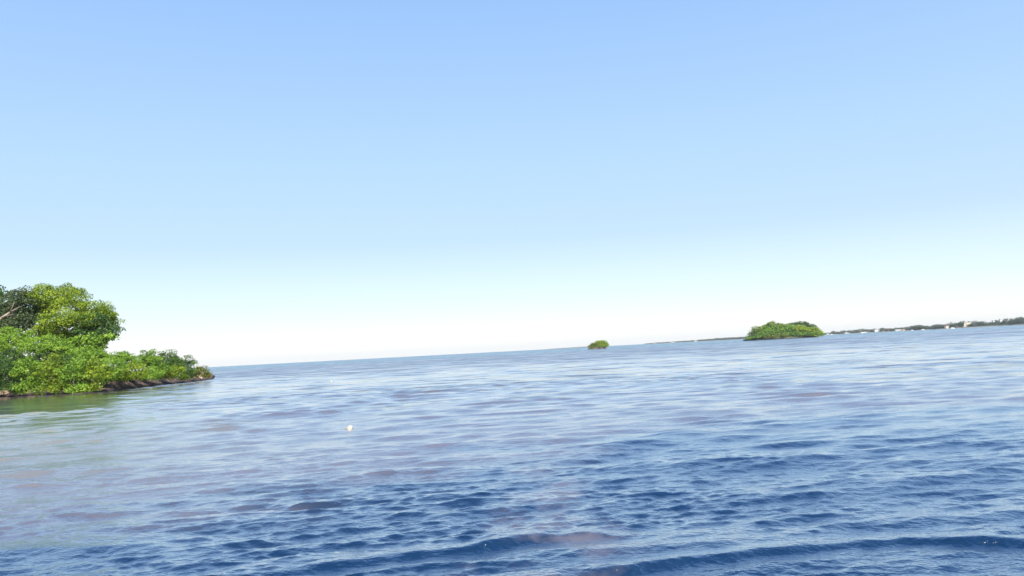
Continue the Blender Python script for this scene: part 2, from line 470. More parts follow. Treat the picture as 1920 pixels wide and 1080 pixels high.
# ---------------------------------------------------------------- foliage
def leaves(lobes, mat, leaf, clump, dens=1.0, name='crown', parent=None, droop=0.0, tint_bias=0.0, seed=None):
    """lobes: list of (centre, (rx, ry, rz)). Leaf clumps are spread through each lobe's outer volume."""
    lr = np.random.default_rng(seed if seed is not None else int(rng.integers(1e9)))
    C_, Rr, Tn = [], [], []
    for (c, rad) in lobes:
        c = np.array(c); rad = np.array(rad)
        area = 4*math.pi*((rad[0]*rad[1])**1.6/3 + (rad[0]*rad[2])**1.6/3 + (rad[1]*rad[2])**1.6/3)**(1/1.6)
        nc = max(6, int(area/(clump*clump*2.0)))
        d = lr.normal(size=(nc, 3)); d[:, 2] = np.abs(d[:, 2])*0.9 - 0.28
        d /= np.linalg.norm(d, axis=1)[:, None]
        s = lr.uniform(0.70, 1.05, nc)**0.7
        # an uneven outline
        bump = 1 + 0.30*fbm(d*1.9 + c*0.37, 2, 4)
        C_.append(c + d*rad*(s*bump)[:, None]); Rr.append(clump*lr.uniform(0.55, 1.35, nc)); Tn.append(lr.normal(0.55, 0.20, nc))
    C_ = np.concatenate(C_); Rr = np.concatenate(Rr); Tn = np.concatenate(Tn)
    nl = max(5, int(12*dens*(clump/leaf)**2*0.55))
    n = len(C_)*nl
    ci = np.repeat(np.arange(len(C_)), nl)
    d = lr.normal(size=(n, 3)); d[:, 2] = d[:, 2]*0.8 + 0.35
    d /= np.linalg.norm(d, axis=1)[:, None]
    rad = Rr[ci]*lr.uniform(0.35, 1.0, n)**0.5
    P = C_[ci] + d*rad[:, None]*np.array([1.0, 1.0, 0.62])
    P[:, 2] -= droop*lr.random(n)
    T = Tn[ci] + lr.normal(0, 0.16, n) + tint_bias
    # sparse fill through the inside so the crown is not a shell
    fP, fT = [], []
    for (c, rad_) in lobes:
        k = int(n/len(lobes)*0.17)
        dd = lr.normal(size=(k, 3)); dd /= np.linalg.norm(dd, axis=1)[:, None]
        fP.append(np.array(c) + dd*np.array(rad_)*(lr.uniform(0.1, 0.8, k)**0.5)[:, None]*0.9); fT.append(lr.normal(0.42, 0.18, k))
    nf = sum(len(x) for x in fP)
    P = np.concatenate([P] + fP); T = np.concatenate([T] + fT); d = np.concatenate([d, lr.normal(size=(nf, 3))*0.5])
    sz = leaf*lr.uniform(0.55, 1.3, len(P)); sz[n:] *= 1.5
    nrm = d*0.9 + lr.normal(size=(len(P), 3))*0.55 + np.array([0, 0, 0.35])
    nrm /= np.linalg.norm(nrm, axis=1)[:, None]
    a = np.cross(nrm, lr.normal(size=(len(P), 3))); a /= np.linalg.norm(a, axis=1)[:, None]
    b = np.cross(nrm, a)
    asp = lr.uniform(0.45, 0.8, len(P))
    a *= (sz*0.5)[:, None]; b *= (sz*0.5*asp)[:, None]
    fold = nrm*(sz*0.12)[:, None]
    V = np.stack([P-a, P-b*1.0+a*0.1+fold, P+a, P+b+a*0.1+fold], 1).reshape(-1, 3)
    keep = np.repeat(P[:, 2] > 0.25, 4)
    V = V[keep]
    Fc = np.arange(len(V)).reshape(-1, 4)
    me = mesh_np(name, V, Fc, tint=np.clip(T[P[:, 2] > 0.25], 0, 1))
    return link(name, me, mat, parent)

def trunk(base, lobes, r, parent, mat=None, name='trunk', nlimb=6):
    mb = MB(); base = Vector(base)
    cen = sum((Vector(c) for c, _ in lobes), Vector())/len(lobes)
    fork = base.lerp(cen, 0.45); fork.x += random.uniform(-.3, .3)*r*3
    mb.tube([base - Vector((0,0,r*1.5)), base.lerp(fork, .5) + Vector((random.uniform(-1,1)*r, random.uniform(-1,1)*r, 0)), fork], [r*1.35, r, r*0.8], 8)
    for c, rad in lobes[:nlimb]:
        c = Vector(c); mid = fork.lerp(c, 0.5) + Vector((random.uniform(-1,1), random.uniform(-1,1), random.uniform(0,1)))*rad[0]*0.15
        end = c + Vector((0, 0, rad[2]*0.25))
        mb.tube([fork - Vector((0,0,r*.3)), mid, end], [r*0.62, r*0.36, r*0.12], 6)
    return link(name, mb.mesh(name, True), mat or M['bark'], parent)

def plant(name, label, cat, group, D, px_lobes, mat, leaf, clump, base_px=None, ground=0.8, dens=1.0, depth=0.8, r=None, bias=0.0):
    """px_lobes: (x, y, half width, half height[, extra distance]) as sighted on the photograph; D metres away"""
    lobes = []
    for L in px_lobes:
        x, y, rx, ry = L[:4]; dd = D + (L[4] if len(L) > 4 else 0)
        c = at(x, y, dd); s = dd/F
        lobes.append((tuple(c), (rx*s, rx*s*depth, ry*s)))
    mx = sum(l[0][0] for l in lobes)/len(lobes); my = sum(l[0][1] for l in lobes)/len(lobes)
    if base_px: mx = at(base_px, 700, my).x
    e = empty(name, (mx, my, ground), label, cat, group)
    leaves(lobes, mat, leaf, clump, dens, 'crown', e, tint_bias=bias)
    rr = r or 0.06*max(l[1][0] for l in lobes)
    trunk((mx, my, ground), lobes, rr, e)
    return e

# ---------------------------------------------------------------- headland on the left
def shore_y(x): return np.interp(x, [-700,-150,0,100,200,300,360,400], [775,752,745,740,734.5,722.5,716.5,711])
def headland():
    ns, nt_ = 260, 44
    xs = np.linspace(-600, 398, ns)
    front = np.array([list(on_water(x, float(shore_y(x))))[:2] for x in xs])
    V = []
    for i in range(ns):
        fx, fy = front[i]
        u = (398 - xs[i])/998
        depth = min(45.0, 2.5 + 160*u)
        for j in range(nt_):
            t = (j/(nt_-1))
            q = t**1.6*depth
            V.append((fx - q*0.35, fy + q, t, depth))
    V = np.array(V)
    q = V[:, 2]**1.6*V[:, 3]
    u_ = np.repeat(np.linspace(0, 1, ns), nt_)
    low = np.interp(u_*998-600, [-600,190,250,398], [0.7,0.7,0.95,1.0])
    top = low + 0.4*fbm(np.stack([V[:,0]*0.3, V[:,1]*0.3, q*0], 1), 3, 7) + np.clip(q-2.5, 0, 14)*np.interp(u_*998-600, [0,230,398],[0.42,0.18,0.1])
    z = -0.5 + top*np.clip(q/1.2, 0, 1)**0.5
    P = np.stack([V[:,0], V[:,1], z], 1)
    nz = fbm(P*0.9, 4, 2); nz2 = fbm(P*0.35+5, 3, 8)
    P[:, 1] += nz*0.7*np.clip(1.6-q, 0.2, 1) + nz2*1.2
    P[:, 2] += nz*0.35
    # far side drops to the sea
    back = V[:, 2] > 0.97
    P[back, 2] = -0.6
    idx = np.arange(ns*nt_).reshape(ns, nt_)
    a = idx[:-1,:-1].ravel(); b = idx[1:,:-1].ravel(); c = idx[1:,1:].ravel(); d = idx[:-1,1:].ravel()
    me = mesh_np('headland', P, np.stack([a,b,c,d],1), smooth=False)
    return tag(link('headland', me, M['bank']), kind='structure')
headland()

def rock(name, label, c, rad, mat, seed, group=None, cat='rock'):
    import bmesh
    bm = bmesh.new(); bmesh.ops.create_icosphere(bm, subdivisions=4, radius=1)
    co = np.array([v.co[:] for v in bm.verts])
    k = 1 + 0.30*fbm(co*1.3+seed, 4, seed) + 0.08*fbm(co*6+seed, 2, seed)
    co = co*k[:, None]*np.array(rad)
    for v, q in zip(bm.verts, co): v.co = q
    me = bpy.data.meshes.new(name); bm.to_mesh(me); bm.free()
    o = link(name, me, mat); o.location = c
    return tag(o, label, cat, group)
G_R = 'boulders at the water edge of the headland'
rock('boulder', 'dark overhanging boulder at the very tip of the headland, below the small yellowish shrub', on_water(387, 710.5)+Vector((0,0,.7)), (1.9,1.6,.95), M['rock'], 3, G_R)
rock('boulder', 'pale tan boulder just left of the dark one at the headland tip', on_water(372, 714)+Vector((0,0,.6)), (1.15,.9,.85), M['rock_pale'], 5, G_R)
rock('boulder', 'small pale pointed boulder half up the bank near the headland tip', on_water(359, 714)+Vector((0,0.8,1.5)), (.8,.8,.8), M['rock_pale'], 9, G_R)
rock('boulder', 'pale flat boulder in the water at the left edge of the photo', on_water(4, 744)+Vector((0,0,.45)), (1.7,1.0,.6), M['rock_pale'], 12, G_R)
rock('boulder', 'low reddish boulder under the bushes, second from the left edge of the photo', on_water(60, 741)+Vector((0,.5,.6)), (1.1,.9,.8), M['rock_pale'], 15, G_R)

G_T = 'tall trees on the headland'
plant('broadleaf_tree', 'tallest bright green spreading tree on the headland, crown reaching over the bay', 'tree', G_T, 166,
      [(96,562,42,28,2),(138,572,38,28,0),(176,590,32,24,2),(206,603,19,24,5),(150,606,36,22,-6),(108,606,34,24,-7),(78,624,30,16,-7),(120,634,34,14,-2),(74,588,24,20,5),(88,575,22,16,6),(196,588,16,14,3)],
      M['yellow'], 0.34, 1.35, base_px=110, ground=3.5, r=0.8)
plant('broadleaf_tree', 'dusky grey green feathery tree at the left edge of the photo, behind the tallest tree', 'tree', G_T, 168,
      [(42,568,34,26),(8,584,30,28),(-60,580,50,40),(20,612,40,18),(52,596,24,20)],
      M['grey'], 0.42, 1.4, base_px=-20, ground=3.5, r=0.7)
plant('broadleaf_tree', 'dark blue green crown added as the shaded lower right of the tallest tree', 'tree', G_T, 160,
      [(172,608,28,22),(196,620,20,17),(186,634,22,10),(158,622,24,16),(208,632,10,9)], M['deep'], 0.46, 1.4, base_px=165, ground=3.2, r=0.45, bias=-.1)  # added dark crown: shade on the tallest tree put into its leaf colour
plant('broadleaf_tree', 'dark tree top poking up at the left edge of the photo, farthest back', 'tree', G_T, 205,
      [(-14,560,24,22),(-55,550,45,30),(-30,600,50,40)], M['deep'], 0.6, 1.8, base_px=-50, ground=3.5, r=0.6)
plant('broadleaf_tree', 'low broad-leaved tree under the right side of the tallest tree, beside the open sky', 'tree', G_T, 158,
      [(150,641,28,12),(180,639,24,12),(203,634,11,7),(125,648,22,10),(160,654,24,11),(186,650,14,9)], M['bright'], 0.55, 1.3, base_px=150, ground=3.0, r=0.35, bias=-.05)
# the bare bough in front of the dusky tree
bb = MB()
P0 = [at(-25,612,160), at(2,597,160), at(18,586,160.5), at(38,574,162)]
bb.tube(P0, [0.34,0.27,0.2,0.08], 7)
bb.tube([at(2,597,160), at(10,592,159.5), at(22,590,159)], [0.16,0.10,0.04], 6)
bb.tube([at(18,586,160.5), at(24,574,160), at(27,566,160)], [0.13,0.09,0.03], 6)
bb.tube([at(-25,612,160), at(-30,640,160), at(-32,700,160)], [0.34,0.45,0.55], 8)
bough = link('bare_tree', bb.mesh('bare_tree', True), M['bark'])
tag(bough, 'leafless pale tree with one forked bough slanting up at the left edge of the photo', 'tree', G_T)

G_S = 'bushes along the bank of the headland'
S = lambda label, D, lobes, mat, leaf=0.28, clump=0.9, g=1.6, dens=1.0, bias=0.0: plant('mangrove_bush', label, 'bush', G_S, D, [(l[0], l[1]+(6 if l[1] > 715 and l[0] < 195 else (2.5 if l[0] > 215 and l[1] > 696 else 0)), *l[2:]) for l in lobes], M[mat], leaf, clump, ground=g, dens=dens, r=0.18, bias=bias)
S('light green bush high on the bank at the left photo edge, under the dusky tree', 152, [(20,648,36,24),(-12,640,34,30),(48,640,18,16)], 'bright', g=3.0, bias=.18)
S('light green bush cut off by the left photo edge, below the farthest tree top', 146, [(-60,680,46,44),(-95,640,40,44)], 'bright', g=2.5, bias=.1)
S('rounded light green bush filling the bank below the middle of the tallest tree', 150, [(82,655,38,26),(112,660,32,22)], 'bright', g=3.0, bias=.15)
S('light green bush below the low broad-leaved tree, top of the bank', 150, [(150,672,36,20),(178,672,26,16)], 'bright', g=2.6, bias=.1)
S('dark bush low at the left photo edge, just above the pale flat boulder', 138, [(14,706,26,30),(-18,700,30,38),(30,722,18,14)], 'deep')
S('glossy broad-leaved bush hanging to the water, second from the left edge of the photo', 137.5, [(52,700,28,32),(66,720,20,18),(40,722,14,14)], 'bright', 0.32, bias=-.05)
S('broad-leaved bush with deep dark gaps in the middle of the bank, below the tallest tree', 137, [(96,698,28,32),(104,722,22,14)], 'yellow', 0.32, bias=-.1)
S('full bush whose lowest leaves touch the water, middle of the bank', 137, [(136,704,26,30),(142,724,20,12)], 'bright', 0.32, bias=-.05)
S('yellower bush right of the one touching the water, where the bare rock starts', 139, [(172,702,26,26),(168,720,18,12)], 'yellow', 0.36)
S('mid green bush above the rock ledge, below the sky gap beside the tallest tree', 147, [(206,690,28,24),(200,708,24,12)], 'bright', bias=-.05)
S('light feathery bush on the ridge of the bank, left of the last dark round ones', 157, [(236,680,24,20),(222,674,16,12)], 'bright', bias=.08)
S('leafy bush hanging low over the long rock ledge, between feathery ones', 154, [(246,698,26,18),(232,706,16,10)], 'yellow', bias=0)
S('dark topped bush on the ridge, third from the tip of the headland', 166, [(272,676,24,18),(284,686,20,18),(304,692,16,10)], 'bright', bias=-.22)
S('broad pale green bush sagging over the ledge, third from the tip of the headland', 161, [(284,702,26,14),(268,704,16,9)], 'bright', bias=.05)
S('round dark green bush, highest of those near the headland tip', 176, [(312,680,25,19),(328,688,20,18)], 'deep', bias=.3)
S('bright leafy bush low on the bank near the tip, below the highest round one', 171, [(320,700,22,12),(304,702,16,10),(334,694,14,9)], 'yellow', bias=.0)
S('dark round bush next to last before the headland tip', 184, [(346,687,18,19),(354,700,12,12)], 'deep', g=1.4, bias=.2)
S('small tufted bush with stick-like stems low beside the dark one near the tip', 179, [(343,707,11,6)], 'yellow', 0.36, .7, g=1.2, bias=.1)
S('small yellowish olive bush, last one on the tip of the headland', 196, [(377,696,13,10),(387,701,8,6),(367,699,9,11)], 'olive', 0.4, .7, g=1.4, bias=.1)

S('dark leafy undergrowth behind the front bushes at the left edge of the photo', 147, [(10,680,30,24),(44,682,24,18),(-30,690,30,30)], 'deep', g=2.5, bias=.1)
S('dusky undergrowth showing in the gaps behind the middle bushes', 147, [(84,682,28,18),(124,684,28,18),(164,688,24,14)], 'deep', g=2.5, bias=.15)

# ---------------------------------------------------------------- islets
def islet(outline, D, kind_seed, hm):
    """a limestone knoll: outline = base pixels (x, y) left to right on the water"""
    x0, x1 = outline
    a = at(x0[0], x0[1], D); b = at(x1[0], x1[1], D)
    cx = (a.x + b.x)/2; rx = abs(b.x - a.x)/2
    ns, nr_ = 96, 26
    V = []
    for j in range(nr_):
        t = j/(nr_-1)
        for i in range(ns):
            an = 2*math.pi*i/ns
            V.append((math.cos(an), math.sin(an), t))
    V = np.array(V)
    t = V[:, 2]
    rad = 1 + 0.10*fbm(V*[1.5,1.5,0.0]+kind_seed, 3, kind_seed)
    prof = np.interp(t, [0, .06, .12, .2, .5, 1], [0.97, 0.95, 1.0, 0.98, 0.7, 0.0])
    zz = np.interp(t, [0, .06, .12, .2, .5, 1], [-1, 0.4, 1.1, 1.5, hm*.6, hm])*np.where(t > .1, 1+0.12*fbm(V*2+3, 3, 4), 1)
    P = np.stack([cx + V[:,0]*rx*rad*prof, D + rx*0.56 + V[:,1]*rx*0.55*rad*prof, zz], 1)
    P += 0.5*fbm(P*0.3, 3, 6)[:, None]*np.clip(t, 0.05, 1)[:, None]
    idx = np.arange(ns*nr_).reshape(nr_, ns)
    a_ = idx[:-1]; b_ = idx[1:]
    faces = np.stack([a_.ravel(), np.roll(a_,-1,1).ravel(), np.roll(b_,-1,1).ravel(), b_.ravel()], 1)
    me = mesh_np('islet', P, faces)
    return tag(link('islet', me, M['knoll']), kind='structure')
DI = 1085
DS = 980
islet(((1401,636),(1547,629)), DI, 3, 10)
G_I = 'trees covering the larger islet'
def T(label, lobes, mat, D=DI+18, leaf=1.5, clump=3.0, bias=0.0, g=4.0, group=G_I, dens=1.0, name='islet_tree', cat='tree'):
    plant(name, label, cat, group, D, lobes, M[mat], leaf, clump, ground=g, r=0.5, bias=bias, dens=dens, depth=0.9)
T('grey green slope-hugging tree at the far left end of the larger islet', [(1409,629.5,6,5),(1404,633,4,2.5)], 'grey', DI+14)
T('tree on the steep left slope of the larger islet, above the grey green one', [(1421,618.5,9,7),(1413,624.5,7,6)], 'yellow', DI+20, bias=-.15)
T('dark tree low at the left end of the larger islet, shade put into its leaves', [(1424,630,10,3.5)], 'deep', DI+10, bias=-.3)  # shadow at this end of the islet is put into the leaf colour
T('bright rounded tree on top of the left summit of the larger islet', [(1446,611,12,6.5),(1437,615,9,7)], 'yellow', DI+26, bias=0)
T('green tree just under the left summit of the larger islet', [(1437,622,11,6),(1451,619,9,6)], 'bright', DI+16, bias=-.1)
T('olive bush mass low on the shore left of the pale rock on the larger islet', [(1445,632,14,2.6),(1462,629.5,12,2.8)], 'olive', DI+6, bias=-.1)
T('dark tree in the hollow low in the middle of the larger islet', [(1458,625.5,7,4.5),(1474,624,7,5)], 'deep', DI+12, bias=-.1)
T('green tree in the saddle between the two summits of the larger islet', [(1464,612,9,5),(1476,613,9,5.5)], 'yellow', DI+24, bias=-.1)
T('mid green tree in the centre of the larger islet, between saddle and shore', [(1468,619,9,5),(1482,618,9,6)], 'bright', DI+16)
T('dark round tree on top of the right summit of the larger islet', [(1503,608,10,4.6),(1492,608,8,3)], 'deep', DI+30, bias=.1)
T('bright yellow green tree on the larger islet, below the dark tree of its right summit', [(1496,618,11,7),(1507,620,10,6)], 'yellow', DI+14, bias=.25)
T('leafy tree low in the right half of the larger islet, right of the reddish rock', [(1490,627,8,4),(1504,627,9,3.8)], 'bright', DI+8, bias=.05)
T('dark tree stepping down to the right of the right summit of the larger islet', [(1521,613.5,9,4),(1514,611,5,4)], 'deep', DI+24, bias=.1)
T('light tree on the right slope of the larger islet', [(1521,620.5,9,5.5),(1530,618.5,7,5)], 'yellow', DI+16)
T('yellowish tree at the far right end of the larger islet, touching the water', [(1534,624.5,8,4.5),(1541,626,4,3),(1531,628,10,2)], 'yellow', DI+10, bias=.35)
T('small dark bush over the water in the right half of the larger islet', [(1516,627.5,6,3)], 'deep', DI+6)
def undergrowth(D, tops, base, mat, leaf, clump, label, k=4):
    lobes = []; x = tops[0][0]; s = D/F
    lr = random.Random(5); step = k
    while x <= tops[-1][0]:
        yt = float(np.interp(x, [t[0] for t in tops], [t[1] for t in tops])); yb = float(np.interp(x, [b[0] for b in base], [b[1] for b in base]))
        h = yb - yt
        for fr, off in ((0.18, 5), (0.42, 13), (0.68, 20)):
            c = at(x + lr.uniform(-1,1), yb - h*fr*0.94, D + off*s/0.75)
            lobes.append((tuple(c), (step*s*0.9, step*s*0.8, max(1.0, h*s*0.17))))
        x += step*0.8
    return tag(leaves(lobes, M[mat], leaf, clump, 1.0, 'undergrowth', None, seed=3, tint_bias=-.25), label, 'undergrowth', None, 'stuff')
undergrowth(DI, [(1404,633),(1412,625),(1425,614),(1440,606),(1452,605),(1464,608),(1476,608),(1490,606),(1503,604.5),(1516,611),(1528,613),(1538,621),(1543,627)], [(1402,635),(1543,628)], 'bright', 1.3, 2.4, 'dense green undergrowth between the trees of the larger islet')
undergrowth(DS, [(1104,650),(1110,647),(1122,641),(1131,639),(1138,643)], [(1102,651),(1140,649.6)], 'yellow', 0.9, 1.4, 'dense green undergrowth under the bushes of the smaller islet', 2.2)
rock('boulder', 'pale pinkish rock slab at the waterline in the middle of the larger islet', on_water(1474, 632.2)+Vector((0,-2,1.6)), (6,2.5,1.5), M['rock_pale'], 22)
rock('boulder', 'reddish rock outcrop just right of the pale slab on the larger islet', on_water(1483, 631.2)+Vector((0,-1,2.6)), (5,2.5,2.5), M['rock'], 24)

islet(((1102.5,651.8),(1139.5,650)), DS, 8, 4)
G_J = 'bushes covering the smaller islet'
TS = lambda label, lobes, mat, D, bias=0: T(label, lobes, mat, D, 0.9, 1.6, bias, 3.0, G_J, 1.0, 'islet_bush', 'bush')
TS('olive low bush trailing down the long left end of the smaller islet', [(1114,646.4,6,3.6),(1108,648.8,4,2.2)], 'olive', DS+6)
TS('yellow green bush on the rising left slope of the smaller islet', [(1119,644.6,6,4.4),(1123,642.8,5,4)], 'yellow', DS+9, .2)
TS('tallest rounded bush at the top of the smaller islet', [(1128.5,643,6.5,5),(1133,643.4,5,4.5)], 'yellow', DS+9, .25)
TS('low yellowish bush at the foot of the smaller islet, facing the viewer', [(1126,648.2,7,2.6),(1133,648,5,3)], 'yellow', DS+3, .2)
TS('bush at the blunt right end of the smaller islet', [(1136.5,646,4,4.4),(1137,649,3.4,2)], 'bright', DS+6, 0)

# ---------------------------------------------------------------- far shores
def far_land(name, pts, depth, mat, zt=1.6):
    """pts: (x pixel, forward distance) along the water's edge; depth metres inland"""
    V = []; xs = []
    for (p0, p1) in zip(pts[:-1], pts[1:]):
        for k in range(24):
            u = k/24; xs.append((p0[0]*(1-u)+p1[0]*u, p0[1]*(1-u)+p1[1]*u, p0[2]*(1-u)+p1[2]*u))
    xs.append(pts[-1])
    prof = [(0,-1.0),(3,0.5),(14,1.0),(40,1.0),(1.0*depth*.4+40,1.0),(depth+60,-1.0)]
    for (px, D, hh) in xs:
        x = at(px, 640, D).x
        for q, z in prof:
            zz = -1 if z < 0 else (0.9 if z == 0.5 else hh*(0.35 if q == 14 else (0.6 if q == 40 else 1.0)))
            V.append((x*(D+q)/D, D+q+8*math.sin(px*.3), zz))
    V = np.array(V); n = len(xs); k = len(prof)
    V[:, 1] += 6*fbm(V*0.02, 2, 3)
    idx = np.arange(n*k).reshape(n, k)
    faces = np.stack([idx[:-1,:-1].ravel(), idx[1:,:-1].ravel(), idx[1:,1:].ravel(), idx[:-1,1:].ravel()], 1)
    return tag(link(name, mesh_np(name, V, faces, True), mat), kind='structure')
LAND = {'left': [(1205,5200,1),(1230,5000,2.5),(1300,4600,3),(1400,4200,3),(1470,4000,3)],
        'right': [(1500,3300,2),(1545,3100,3),(1600,3000,3),(1680,2800,3),(1760,2600,3),(1800,2500,5),(1830,2450,9),(1880,2350,10),(1925,2250,12),(2000,2150,14),(2200,1900,16)],
        'low': [(1008,6400,1),(1030,6200,3),(1060,6100,4.5),(1095,6050,6),(1125,6050,7),(1150,6100,1)]}
far_land('far_shore', LAND['left'], 120, M['shore'])
far_land('far_shore', LAND['right'], 220, M['shore'])
far_land('far_shore', LAND['low'], 200, M['shore'])
def D_at(key, x):
    P = LAND[key]; return float(np.interp(x, [p[0] for p in P], [p[1] for p in P]))
def wood(key, tops, leaf, clump, dens, mat, inland=30, name='far_wood', seed=2):
    """a far wood that reads as one mass: tops = (x pixel, height above the water in photograph pixels)"""
    lr = random.Random(seed); lobes = []
    x = tops[0][0]
    while x < tops[-1][0]:
        D = D_at(key, x) + inland
        hp = float(np.interp(x, [t[0] for t in tops], [t[1] for t in tops]))*lr.uniform(0.72, 1.08)
        s = D/F; hgt = hp*s
        w = max(3.0, min(hgt*0.55, 9))*lr.uniform(0.8, 1.4)
        xx = at(x, 640, D).x
        for row, off in ((0, 0), (1, 28), (2, 60)):
            lobes.append(((xx + lr.uniform(-3,3), D+off+lr.uniform(-8,8), hgt*(0.42+0.06*row)), (w, w*1.1, hgt*(0.46+0.04*row))))
        x += w*1.25/s
    o = leaves(lobes, mat, leaf, clump, dens, name, None, seed=seed)
    return tag(o, None, None, None, 'stuff')
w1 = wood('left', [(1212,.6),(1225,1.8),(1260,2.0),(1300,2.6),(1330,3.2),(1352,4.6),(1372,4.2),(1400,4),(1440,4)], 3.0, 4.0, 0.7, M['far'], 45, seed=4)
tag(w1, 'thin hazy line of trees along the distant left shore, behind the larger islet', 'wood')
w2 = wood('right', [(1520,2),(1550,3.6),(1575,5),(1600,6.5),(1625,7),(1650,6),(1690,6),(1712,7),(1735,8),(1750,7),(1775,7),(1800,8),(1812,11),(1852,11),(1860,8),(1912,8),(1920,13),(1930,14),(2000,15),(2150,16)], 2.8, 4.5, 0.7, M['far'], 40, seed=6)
tag(w2, 'dark band of trees along the distant right shore, among white houses', 'wood')

def far_tree(label, key, x, hp, wp, mat='far', inland=10, bias=0.0):
    D = D_at(key, x) + inland; s = D/F
    hgt = hp*s; w = wp*s
    g = 2.5
    xx = at(x, 640, D).x
    e = empty('shore_tree', (xx, D, g), label, 'tree', 'taller trees on the distant right shore')
    lobes = [((xx, D, hgt*0.66), (w*0.5, w*0.45, hgt*0.30)), ((xx-w*.25, D+2, hgt*0.5), (w*0.3, w*0.3, hgt*0.25)), ((xx+w*.28, D-2, hgt*0.52), (w*0.3, w*0.3, hgt*0.26))]
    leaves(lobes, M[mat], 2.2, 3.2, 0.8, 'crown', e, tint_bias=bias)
    trunk((xx, D, g), lobes, 0.5, e, nlimb=3)
far_tree('broad dark tree on the distant right shore, highest between the larger islet and the hill', 'right', 1724, 10, 20, 'far', 20)
far_tree('broad rounded dark tree on the distant right shore, just left of the pink roofed houses', 'right', 1763, 9, 24, 'far', 20)
far_tree('dark tree standing alone at the left foot of the hill on the distant right shore', 'right', 1804, 12.5, 8, 'deep', 30, .1)
far_tree('tall round dark tree at the right edge of the photo on the distant shore', 'right', 1916, 15, 16, 'far', 30)
far_tree('small pointed tree on the distant right shore, right behind the islet end', 'right', 1564, 7.5, 6, 'far', 15)
far_tree('round tree on the distant right shore next to the large white building', 'right', 1656, 8, 9, 'far', 14)
far_tree('tree above the pink roofed houses near the hill of the distant right shore', 'right', 1790, 9, 10, 'deep', 40, .1)

far_tree('round tree on the distant right hill, just left of the highest white house', 'right', 1873, 12, 10, 'far', 110)
far_tree('tree on the distant right hill between two white houses, nearer the photo edge', 'right', 1900, 13, 12, 'far', 110)
G_H = 'houses along the distant right shore'
def house(label, x, ypx, wpx, hpx, wall, roof, inland=6, key='right', flat=False, storeys=1, cat='house', name='house', group=G_H, base=None):
    """ypx = height of the base above the water's edge in photograph pixels"""
    D = D_at(key, x) + inland + 22; s = D/F
    w = wpx*s; h = hpx*s*0.85; z0 = max(0.6, ypx*s); xx = at(x, 640, D).x; dd = max(6, w*0.5)
    e = empty(name, (xx, D, z0), label, cat, group)
    mb = MB(); wh = h*(0.72 if not flat else 0.85)
    mb.box(-w/2, w/2, -dd/2, dd/2, -2.0 - max(0, z0-2), wh)
    o = link('wall', mb.mesh('wall'), M[wall], e, False)
    mr = MB()
    if flat: mr.box(-w/2-.3, w/2+.3, -dd/2-.3, dd/2+.3, wh+.01, h)
    else: mr.gable(-w/2, w/2, -dd/2, dd/2, wh+.01, h*1.08)
    link('roof', mr.mesh('roof'), M[roof], e, False)
    nwin = max(2, int(w/3.2))
    wz = wh*0.35
    for i in range(nwin):
        cx = -w/2 + w*(i+.5)/nwin
        mw = MB(); mw.box(cx-.55, cx+.55, -dd/2-.05, -dd/2+.03, wz, wz+min(1.4, wh*.4))
        link('window' if i else 'door', mw.mesh('window'), M['glass'], e, False)
for a in [
 ('tiny white house at the left end of the distant right shore, beside the islet', 1553, 0.3, 5, 2.6, 'white', 'grey_roof'),
 ('low white building with grey roof on the distant right shore, second from the islet', 1589, 0.2, 8, 2.8, 'white', 'pale_roof'),
 ('tan roofed house behind the long white building on the distant right shore', 1619, 2.2, 9, 3.6, 'pink', 'tan_roof', 30),
 ('small pale house left of the large white building among trees, distant right shore', 1633, 1.8, 5, 3, 'cream', 'red_roof', 30),
 ('largest bright white building on the distant right shore, left of centre', 1646, 0.6, 9, 5.2, 'white', 'pale_roof', 12),
 ('low cream house right of the large white building on the distant right shore', 1657, 0.5, 7, 3.4, 'cream', 'pale_roof'),
 ('red roofed house in the trees on the distant right shore', 1669, 1.6, 8, 4, 'pink', 'red_roof', 20),
 ('white gabled boathouse at the water, middle of the distant right shore', 1686, 0.0, 12, 3.4, 'white', 'pale_roof', 4),
 ('small pinkish house right of the white gabled boathouse', 1698, 0.6, 7, 3.6, 'pink', 'tan_roof', 12),
 ('orange pink roofed house at the foot of the hill on the distant right shore', 1782, 2.8, 14, 3.6, 'cream', 'red_roof', 10),
 ('pink roofed house at the water below the lone dark tree', 1800, 1.0, 8, 4, 'pink', 'tan_roof', 10),
 ('small brown house at the water just right of the lone dark tree', 1812, 0.6, 6, 3.4, 'cream', 'tan_roof', 6),
]:
    house(*a)
house('long pale cream hall on top of the hill, distant right shore', 1817, 7.5, 16, 3.0, 'cream', 'pale_roof', 25, flat=True, cat='building', name='hall')
house('small white house low on the hill among trees, middle of the hill', 1866, 9.6, 3.5, 2.4, 'white', 'pale_roof', 60)
house('white house highest on the hill of the distant right shore', 1880, 11.4, 4, 2.6, 'white', 'pale_roof', 75)
house('orange walled house on the hill, left of the two whites near the photo edge', 1887, 9.8, 4, 2.4, 'pink', 'pale_roof', 60)
house('white walled house on the hill with a pale gable, right of the orange walled one', 1894, 10.4, 5, 3, 'white', 'pale_roof', 60)
house('low white house on the hill, nearest to the right edge of the photo', 1906, 10.0, 5, 2, 'white', 'pale_roof', 60)
house('long low flat roofed white shed at the water, left part of the distant right shore', 1624, 0.1, 20, 2.2, 'white', 'pale_roof', 3, flat=True, cat='shed', name='shed')
house('small white beach house on the distant left shore, left of the larger islet', 1305, 0.2, 6, 1.8, 'white', 'pale_roof', 10, key='left', group='white houses on the distant left shore')
house('white low building at the left end of the distant left shore', 1228, 0.2, 6, 1.6, 'white', 'pale_roof', 10, key='left', group='white houses on the distant left shore')
